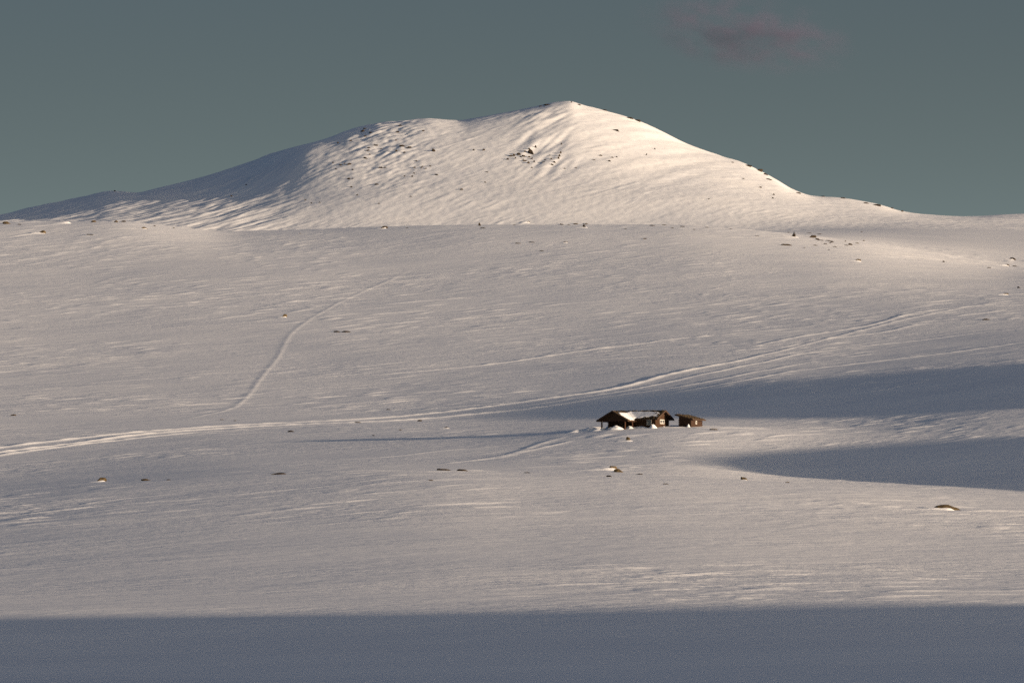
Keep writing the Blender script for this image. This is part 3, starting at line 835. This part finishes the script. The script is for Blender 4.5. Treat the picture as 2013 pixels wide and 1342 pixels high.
# (px, py, w, h, label, lichen, drift (len, h, right))
NAMED = [
    (198, 942, 24, 10, 'tall yellowish boulder, leftmost on the near snow ridge', True, (28, 6, 12)),
    (288, 942, 22, 5, 'low tan rock right of the leftmost ridge boulder', True, None),
    (332, 942, 9, 3, 'tiny dark rock right of the low tan ridge rock', False, None),
    (545, 930, 34, 5, 'long flat dark rock at the near ridge left of centre', False, None),
    (874, 922, 30, 5, 'left half of the long flat slab at mid ridge below the sledge tracks', False, None),
    (908, 923, 24, 5, 'right half of the long flat slab at mid ridge below the sledge tracks', False, None),
    (847, 943, 10, 3, 'small flat rock below the long ridge slab', False, None),
    (1036, 928, 15, 3, 'thin dark rock on the near ridge left of the wedge drift', False, None),
    (1200, 919, 26, 9, 'dark humped boulder at the end of the long wedge drift', True, (64, 10, 2)),
    (1216, 924, 20, 8, 'lower brown boulder touching the humped one below the cabin', True, None),
    (1197, 935, 13, 4, 'small dark rock just below the humped ridge boulder', False, None),
    (1255, 931, 17, 3, 'thin flat rock right of the humped ridge boulder', False, None),
    (1463, 940, 14, 8, 'small peaked rock on the ridge edge before the blue shadow', True, (10, 4, 2)),
    (1308, 950, 13, 3, 'lone flat dark rock below the ridge line', False, None),
    (1548, 947, 9, 3, 'tiny rock on the ridge edge against the dark hollow', False, None),
    (1862, 996, 56, 12, 'large long mossy boulder with a snow drift, right foreground', True, (50, 11, 0)),
    (558, 620, 12, 8, 'lone brown boulder left of the curved ski track', True, (14, 5, 2)),
    (663, 651, 16, 4, 'left end of the thin dark slab right of the curved track', False, None),
    (681, 651, 18, 4, 'right end of the thin dark slab right of the curved track', False, None),
    (24, 815, 15, 4, 'flat dark rock at the far left above the sledge tracks', False, None),
    (764, 804, 9, 3, 'tiny dark rock above the sledge tracks left of the cabin', False, None),
    (703, 829, 15, 3, 'flat rock lying on the lower edge of the sledge tracks', False, None),
    (825, 826, 9, 4, 'small rock touching the sledge tracks left of the cabin', False, None),
    (878, 840, 12, 5, 'small rock with a white drift below the sledge tracks', False, (16, 4, 2)),
    (786, 844, 7, 3, 'tiny rock left of the small drifted rock', False, None),
    (735, 855, 7, 3, 'tiny rock farthest below the sledge tracks', False, None),
    (572, 847, 14, 4, 'pale flat rock beneath the tracks left of centre', False, None),
    (461, 826, 7, 2.5, 'tiny rock under the foot of the curved track', False, None),
    (437, 824, 8, 2.5, 'tiny flat rock left of the foot of the curved track', False, None),
    (1235, 862, 11, 11, 'upright ragged boulder in the snow in front of the cabin', True, (26, 5, 3)),
    (1403, 843, 17, 5, 'grey hummock in the snow right of the shed', 2, None),
    (1940, 627, 18, 4, 'flat dark rock among the right-hand tracks', False, None),
    (1976, 577, 16, 5, 'dark rock with a bright drift at the right edge', True, (26, 5, 2)),
    (2004, 564, 7, 4, 'small dark rock at the far right edge above the drifted one', False, None),
    (1992, 508, 14, 6, 'highest dark rock of the right edge group', False, (16, 4, 0)),
    (1978, 520, 15, 5, 'wide brown rock in the middle of the right edge group', False, (22, 5, 2)),
    (1997, 522, 10, 3, 'small flat rock at the right of the right edge group', False, None),
    (1945, 525, 9, 3, 'small flat rock at the left of the right edge group', False, None),
    (1688, 511, 12, 6, 'lone rock with a white drift below the rock cluster', True, (20, 5, 2)),
    (1856, 513, 5, 4, 'single dark stone on the open snow at right', False, None),
    (753, 446, 18, 6, 'dark rock capping a white drift on the far ridge', False, (16, 6, 8)),
    (943, 440, 6, 7, 'small upright stone on the far ridge line', False, None),
    (949, 447, 12, 3, 'low flat rock under the small upright ridge stone', False, None),
    (1036, 435, 10, 4, 'thin rock over a white drift below the crag', False, (16, 5, 3)),
    (1020, 477, 14, 3, 'left of three flat rocks below the far ridge', False, None),
    (1045, 475, 14, 2.5, 'middle of three flat rocks below the far ridge', False, None),
    (1112, 475, 9, 3.5, 'right of three flat rocks below the far ridge', False, (10, 3, 2)),
    (1065, 492, 10, 3, 'lone dark rock lowest under the far ridge', False, None),
    (1267, 468, 10, 3, 'small rock under the far ridge right of centre', False, None),
    (12, 437, 18, 6, 'wide brown rock at the left edge of the knoll', True, None),
    (37, 440, 8, 3, 'small rock next to the left edge knoll rock', False, None),
    (80, 455, 17, 7, 'brown peaked rock on the front of the left knoll', True, (24, 5, 2)),
    (177, 460, 16, 3, 'flat dark rock low on the left knoll', False, None),
    (130, 437, 16, 3.5, 'thin rock over a big white drift on the left knoll', False, (34, 8, 2)),
    (183, 434, 10, 5, 'small rock on top of the left knoll', True, None),
    (227, 434, 9, 5, 'left of the paired dark rocks atop the left knoll', True, None),
    (240, 434, 12, 4, 'right of the paired dark rocks atop the left knoll', False, None),
    (283, 447, 13, 5, 'brown rock right on the slope of the left knoll', True, (12, 4, 2)),
    (303, 443, 5, 3, 'tiny stone on the right shoulder of the left knoll', False, None),
    (340, 447, 5, 2.5, 'last tiny stone running down the left knoll', False, None),
]
for (px, py, w, h, lab, li, dr) in NAMED:
    nm = 'boulder' if max(w * 0.5, h) > 9 and h >= 6 else 'rock'
    o, X, d = put_rock(nm, px, py, w, h, lab, None, li, 'boulder' if nm == 'boulder' else 'rock', 0.10 if w > 40 else 0.0)
    if dr: drift(X, d, dr[0], dr[1], min(dr[2], 3), int(px))

ORD = ['first', 'second', 'third', 'fourth', 'fifth', 'sixth', 'seventh', 'eighth', 'ninth', 'tenth', 'eleventh', 'twelfth', 'thirteenth', 'fourteenth',
       'fifteenth', 'sixteenth', 'seventeenth', 'eighteenth', 'nineteenth', 'twentieth', 'twenty-first', 'twenty-second']
def many(label, group, items, name='rock', lichen=False, rows=None):
    """label: '{} ...' with the place counted from the left; rows: (limit, word) bands from the top down"""
    bands = rows or [(1e9, '')]
    lo = -1e9
    for lim, word in bands:
        part = sorted([it for it in items if lo <= it[1] < lim]); lo = lim
        for k, it in enumerate(part):
            px, py, w, h = it[:4]
            put_rock(name, px, py, w, h, label.format(ORD[k], word), group, lichen, 'rock', it[4] if len(it) > 4 else 0.0)
many('{} dark rock from the left in the flat cluster around the ridge cairn{}', 'rocks around the ridge cairn',
     [(1490, 463, 10, 2), (1545, 480, 24, 4), (1597, 464, 18, 6), (1608, 469, 9, 4), (1614, 471, 14, 2.5), (1628, 472, 12, 2.5), (1637, 474, 8, 4), (1604, 481, 9, 3), (1623, 478, 8, 3),
      (1672, 479, 10, 5), (1664, 481, 9, 2.5), (1698, 472, 6, 3), (1686, 477, 9, 2.5), (1642, 484, 8, 2.5), (1630, 490, 5, 2), (1582, 486, 5, 2), (1592, 457, 12, 2), (1610, 459, 12, 2),
      (1662, 473, 5, 2.5), (1632, 476, 7, 2.5), (1695, 455, 3, 2)])
many('{} dark stone from the left along the crest of the far ridge{}', 'stones along the far ridge crest',
     [(1010, 441, 8, 2), (1105, 440, 7, 3), (1118, 441, 7, 2), (1132, 439, 9, 2.5), (1153, 439, 6, 3), (1229, 449, 6, 2), (1283, 442, 12, 3), (1306, 441, 10, 2.5), (1321, 447, 8, 2),
      (1343, 444, 10, 3), (1365, 450, 5, 2), (1390, 446, 8, 2), (1437, 449, 6, 2), (800, 447, 6, 2), (590, 458, 5, 2), (1550, 456, 6, 2)])
many('{} dark rock from the left in the {} rows on the mountain\'s left shoulder', 'rocks on the mountain\'s left shoulder',
     [(711.5, 255.6, 8, 5), (717, 251, 6, 3), (787, 245, 8, 3), (780, 258, 8, 3.5), (728, 259, 6, 3), (717.5, 266, 6, 3), (664, 279, 4, 4), (832, 255.6, 5, 3), (738, 284, 9, 3), (725, 289, 6, 3),
      (721.6, 294, 8, 3), (726, 302, 4, 3), (718, 309, 8, 4), (791, 285, 13, 4), (802, 288, 12, 4), (778, 295, 5, 4), (795, 298, 5, 3), (852, 294, 8, 6, 0.5), (685, 321, 9, 4), (669, 323, 6, 3),
      (745, 328, 5, 3), (750, 328, 4, 4), (756, 328, 5, 2.5), (818, 315, 5, 2.5), (829, 326, 5, 2.5), (828, 329, 4, 2), (836, 330, 5, 2), (858, 342, 7, 3), (685, 350, 6, 4), (690, 366, 5, 3),
      (740, 361, 8, 3), (795, 345, 3, 3), (814, 328, 5, 3), (810, 345, 4, 4), (814, 339, 4, 3), (692, 350, 4, 2), (660, 331, 4, 2.5), (689, 275, 5, 3), (778, 274, 4, 3), (749, 291, 5, 2),
      (846, 325, 4, 3), (693, 332, 4, 3), (677, 320, 4, 2.5), (654, 318, 4, 2.5)], rows=[(280, 'uppermost'), (305, 'upper middle'), (327, 'lower middle'), (1e9, 'lowest')])
many('{} block from the left in the dark crag under the summit{}', 'crag blocks of the central outcrop',
     [(998, 311, 5, 4), (1004, 305, 6, 3.5), (1010.4, 303, 5, 6), (1013, 309, 3, 4), (1020.7, 301, 9, 5), (1030, 305, 7, 4.5), (1032, 296, 4, 4), (1039.4, 307, 6, 3.5), (1043, 296, 10, 10),
      (1041, 291, 5, 4), (1047, 300, 5, 6), (1053, 286.5, 4, 6), (1039, 318, 5, 5), (1032, 314.5, 8, 3), (1046, 328, 3, 3), (1050, 316, 3, 4), (1024, 307, 4, 2.5), (1045, 310, 4, 4), (1028, 312, 4, 2)])
many('{} dark rock from the left by the gully right of the crag{}', 'rocks by the summit gully',
     [(1102, 298, 3.5, 6), (1100, 304, 4, 6), (1098, 309, 3.5, 5), (1090, 317, 5, 4), (1086, 322, 5, 4), (1083, 311, 5, 3), (1072, 313, 4, 2.5), (1068, 317.5, 7, 2), (1081, 304, 3, 2), (1104, 281, 2.5, 5)])
many('{} small rock from the left on the mountain\'s bright right face{}', 'rocks on the mountain\'s bright face',
     [(1181, 304, 6, 3), (1169, 313, 6, 2), (1204, 308, 5, 3), (1213, 307, 4, 2.5), (1198, 315, 5, 3), (1132, 328.5, 4, 2.5), (1209, 254, 14, 2.5), (1215, 256, 5, 3), (1288, 291, 2.5, 4), (1271, 302, 2.5, 4),
      (1495, 367, 6, 3), (1521, 381, 5, 3), (1520, 388, 4, 3), (1462, 350, 5, 2), (1394, 390, 4, 2), (1441, 318, 5, 2), (1512, 351, 12, 3), (1110, 330, 4, 2)])
many('{} dark rock from the summit down the mountain\'s right skyline{}', 'rocks on the mountain\'s right skyline',
     [(1188, 214.5, 12, 3), (1238, 230, 14, 3.5), (1253, 235, 12, 3.5), (1471, 324, 16, 4), (1493, 333, 14, 5), (1506, 341, 8, 4), (1570, 378, 10, 3), (1617, 385, 10, 2), (1659, 388, 9, 3), (1703, 398, 10, 3),
      (1725, 402, 14, 4), (1755, 408, 5, 3), (1774, 414, 6, 3)])
many('{} dark rock from the left at the very summit of the mountain{}', 'rocks at the mountain summit',
     [(1123, 199, 3, 3), (1139, 204, 6, 3), (1076, 204, 14, 3), (1064, 207, 8, 2)])
many('{} scattered small rock from the left on the open mountain slope{}', 'rocks on the lower mountain slope',
     [(701, 382, 4, 3), (807, 385, 4, 2.5), (907.5, 371, 6, 3.5), (954, 357, 4, 3), (957, 337, 6, 2), (599, 392, 4, 2.5), (612, 398, 4, 2.5), (628, 397, 4, 2), (745, 399, 4, 2.5), (931, 293, 4, 4), (950, 293, 6, 4),
      (454, 384, 4, 3), (483, 362, 3, 3), (224, 374, 4, 3)])

# two stone piles on the far ridge
def cairn(px, py, h_px, label, seed):
    X, d = pick(px, py, 1800)
    t = empty('cairn', (X, d, ground(X, d) - 0.1)); tag(t, label, 'cairn')
    r = random.Random(seed); z = 0.0; hh = h_px * d * PX
    for k in range(7):
        f = k / 6.0
        w = hh * (0.52 - 0.40 * f); th = hh * (0.20 if k < 6 else 0.38)
        o = bpy.data.objects.new('stone', ROCKM[0][(k + seed) % 8]); col.objects.link(o); o.parent = t
        o.scale = (w, w * 0.8, th * 0.7); o.location = (r.uniform(-0.05, 0.05) * hh, r.uniform(-0.05, 0.05), z + th * 0.3)
        o.rotation_euler = (0, 0, r.uniform(0, 6)); z += th * 0.62
    return X, d
X, d = cairn(1562, 466, 11, 'cairn of dark stones on a drift above the flat rocks', 3); drift(X, d, 28, 4, 4, 5)
X, d = cairn(1148, 447, 9, 'small dark cairn on the far ridge left of the peak\'s foot', 5); drift(X, d, 24, 4, 4, 6)

# ------------------------------------------------------------------ the thin cloud
cd = 7000.0
cx, cz = cd * (1468 - 1006.5) * PX, cd * (YH - 64) * PX
cl_m = bpy.data.materials.new('thin_cloud'); cl_m.use_nodes = True
nt = cl_m.node_tree; nt.nodes.clear()
out = nt.nodes.new('ShaderNodeOutputMaterial'); vol = nt.nodes.new('ShaderNodeVolumePrincipled')
vol.inputs['Color'].default_value = (0.27, 0.235, 0.36, 1); vol.inputs['Anisotropy'].default_value = 0.0  # low mauve colour paints in the shadow the cloud lies in
tc = nt.nodes.new('ShaderNodeTexCoord')
mpn = nt.nodes.new('ShaderNodeMapping'); mpn.inputs['Scale'].default_value = (2.7, 1.2, 1.7)
nt.links.new(tc.outputs['Object'], mpn.inputs['Vector'])
nz = nt.nodes.new('ShaderNodeTexNoise'); nz.inputs['Scale'].default_value = 1.6; nz.inputs['Detail'].default_value = 5; nz.inputs['Roughness'].default_value = 0.55
nt.links.new(mpn.outputs[0], nz.inputs['Vector'])
ln = nt.nodes.new('ShaderNodeVectorMath'); ln.operation = 'LENGTH'; nt.links.new(tc.outputs['Object'], ln.inputs[0])
fo = nt.nodes.new('ShaderNodeMapRange'); fo.interpolation_type = 'SMOOTHSTEP'
fo.inputs['From Min'].default_value = 1.0; fo.inputs['From Max'].default_value = 0.2; fo.inputs['To Min'].default_value = 0.0; fo.inputs['To Max'].default_value = 1.0
nt.links.new(ln.outputs['Value'], fo.inputs['Value'])
mr = nt.nodes.new('ShaderNodeMapRange'); mr.interpolation_type = 'SMOOTHSTEP'
mr.inputs['From Min'].default_value = 0.40; mr.inputs['From Max'].default_value = 0.72
mr.inputs['To Min'].default_value = 0.0; mr.inputs['To Max'].default_value = 0.021
nt.links.new(nz.outputs['Fac'], mr.inputs['Value'])
ml_ = nt.nodes.new('ShaderNodeMath'); ml_.operation = 'MULTIPLY'
nt.links.new(mr.outputs[0], ml_.inputs[0]); nt.links.new(fo.outputs[0], ml_.inputs[1]); nt.links.new(ml_.outputs[0], vol.inputs['Density'])
nt.links.new(vol.outputs[0], out.inputs['Volume'])
bm = bmesh.new()
bmesh.ops.create_icosphere(bm, subdivisions=4, radius=1.0)
me = bpy.data.meshes.new('cloud'); bm.to_mesh(me); bm.free()
o = link('cloud', me, cl_m); o.location = (cx, cd, cz)
o.scale = (250 * cd * PX, 75.0, 92 * cd * PX); o.rotation_euler = (0, math.radians(9), 0)
tag(o, 'faint mauve wisp of cloud high in the sky at right', 'cloud')
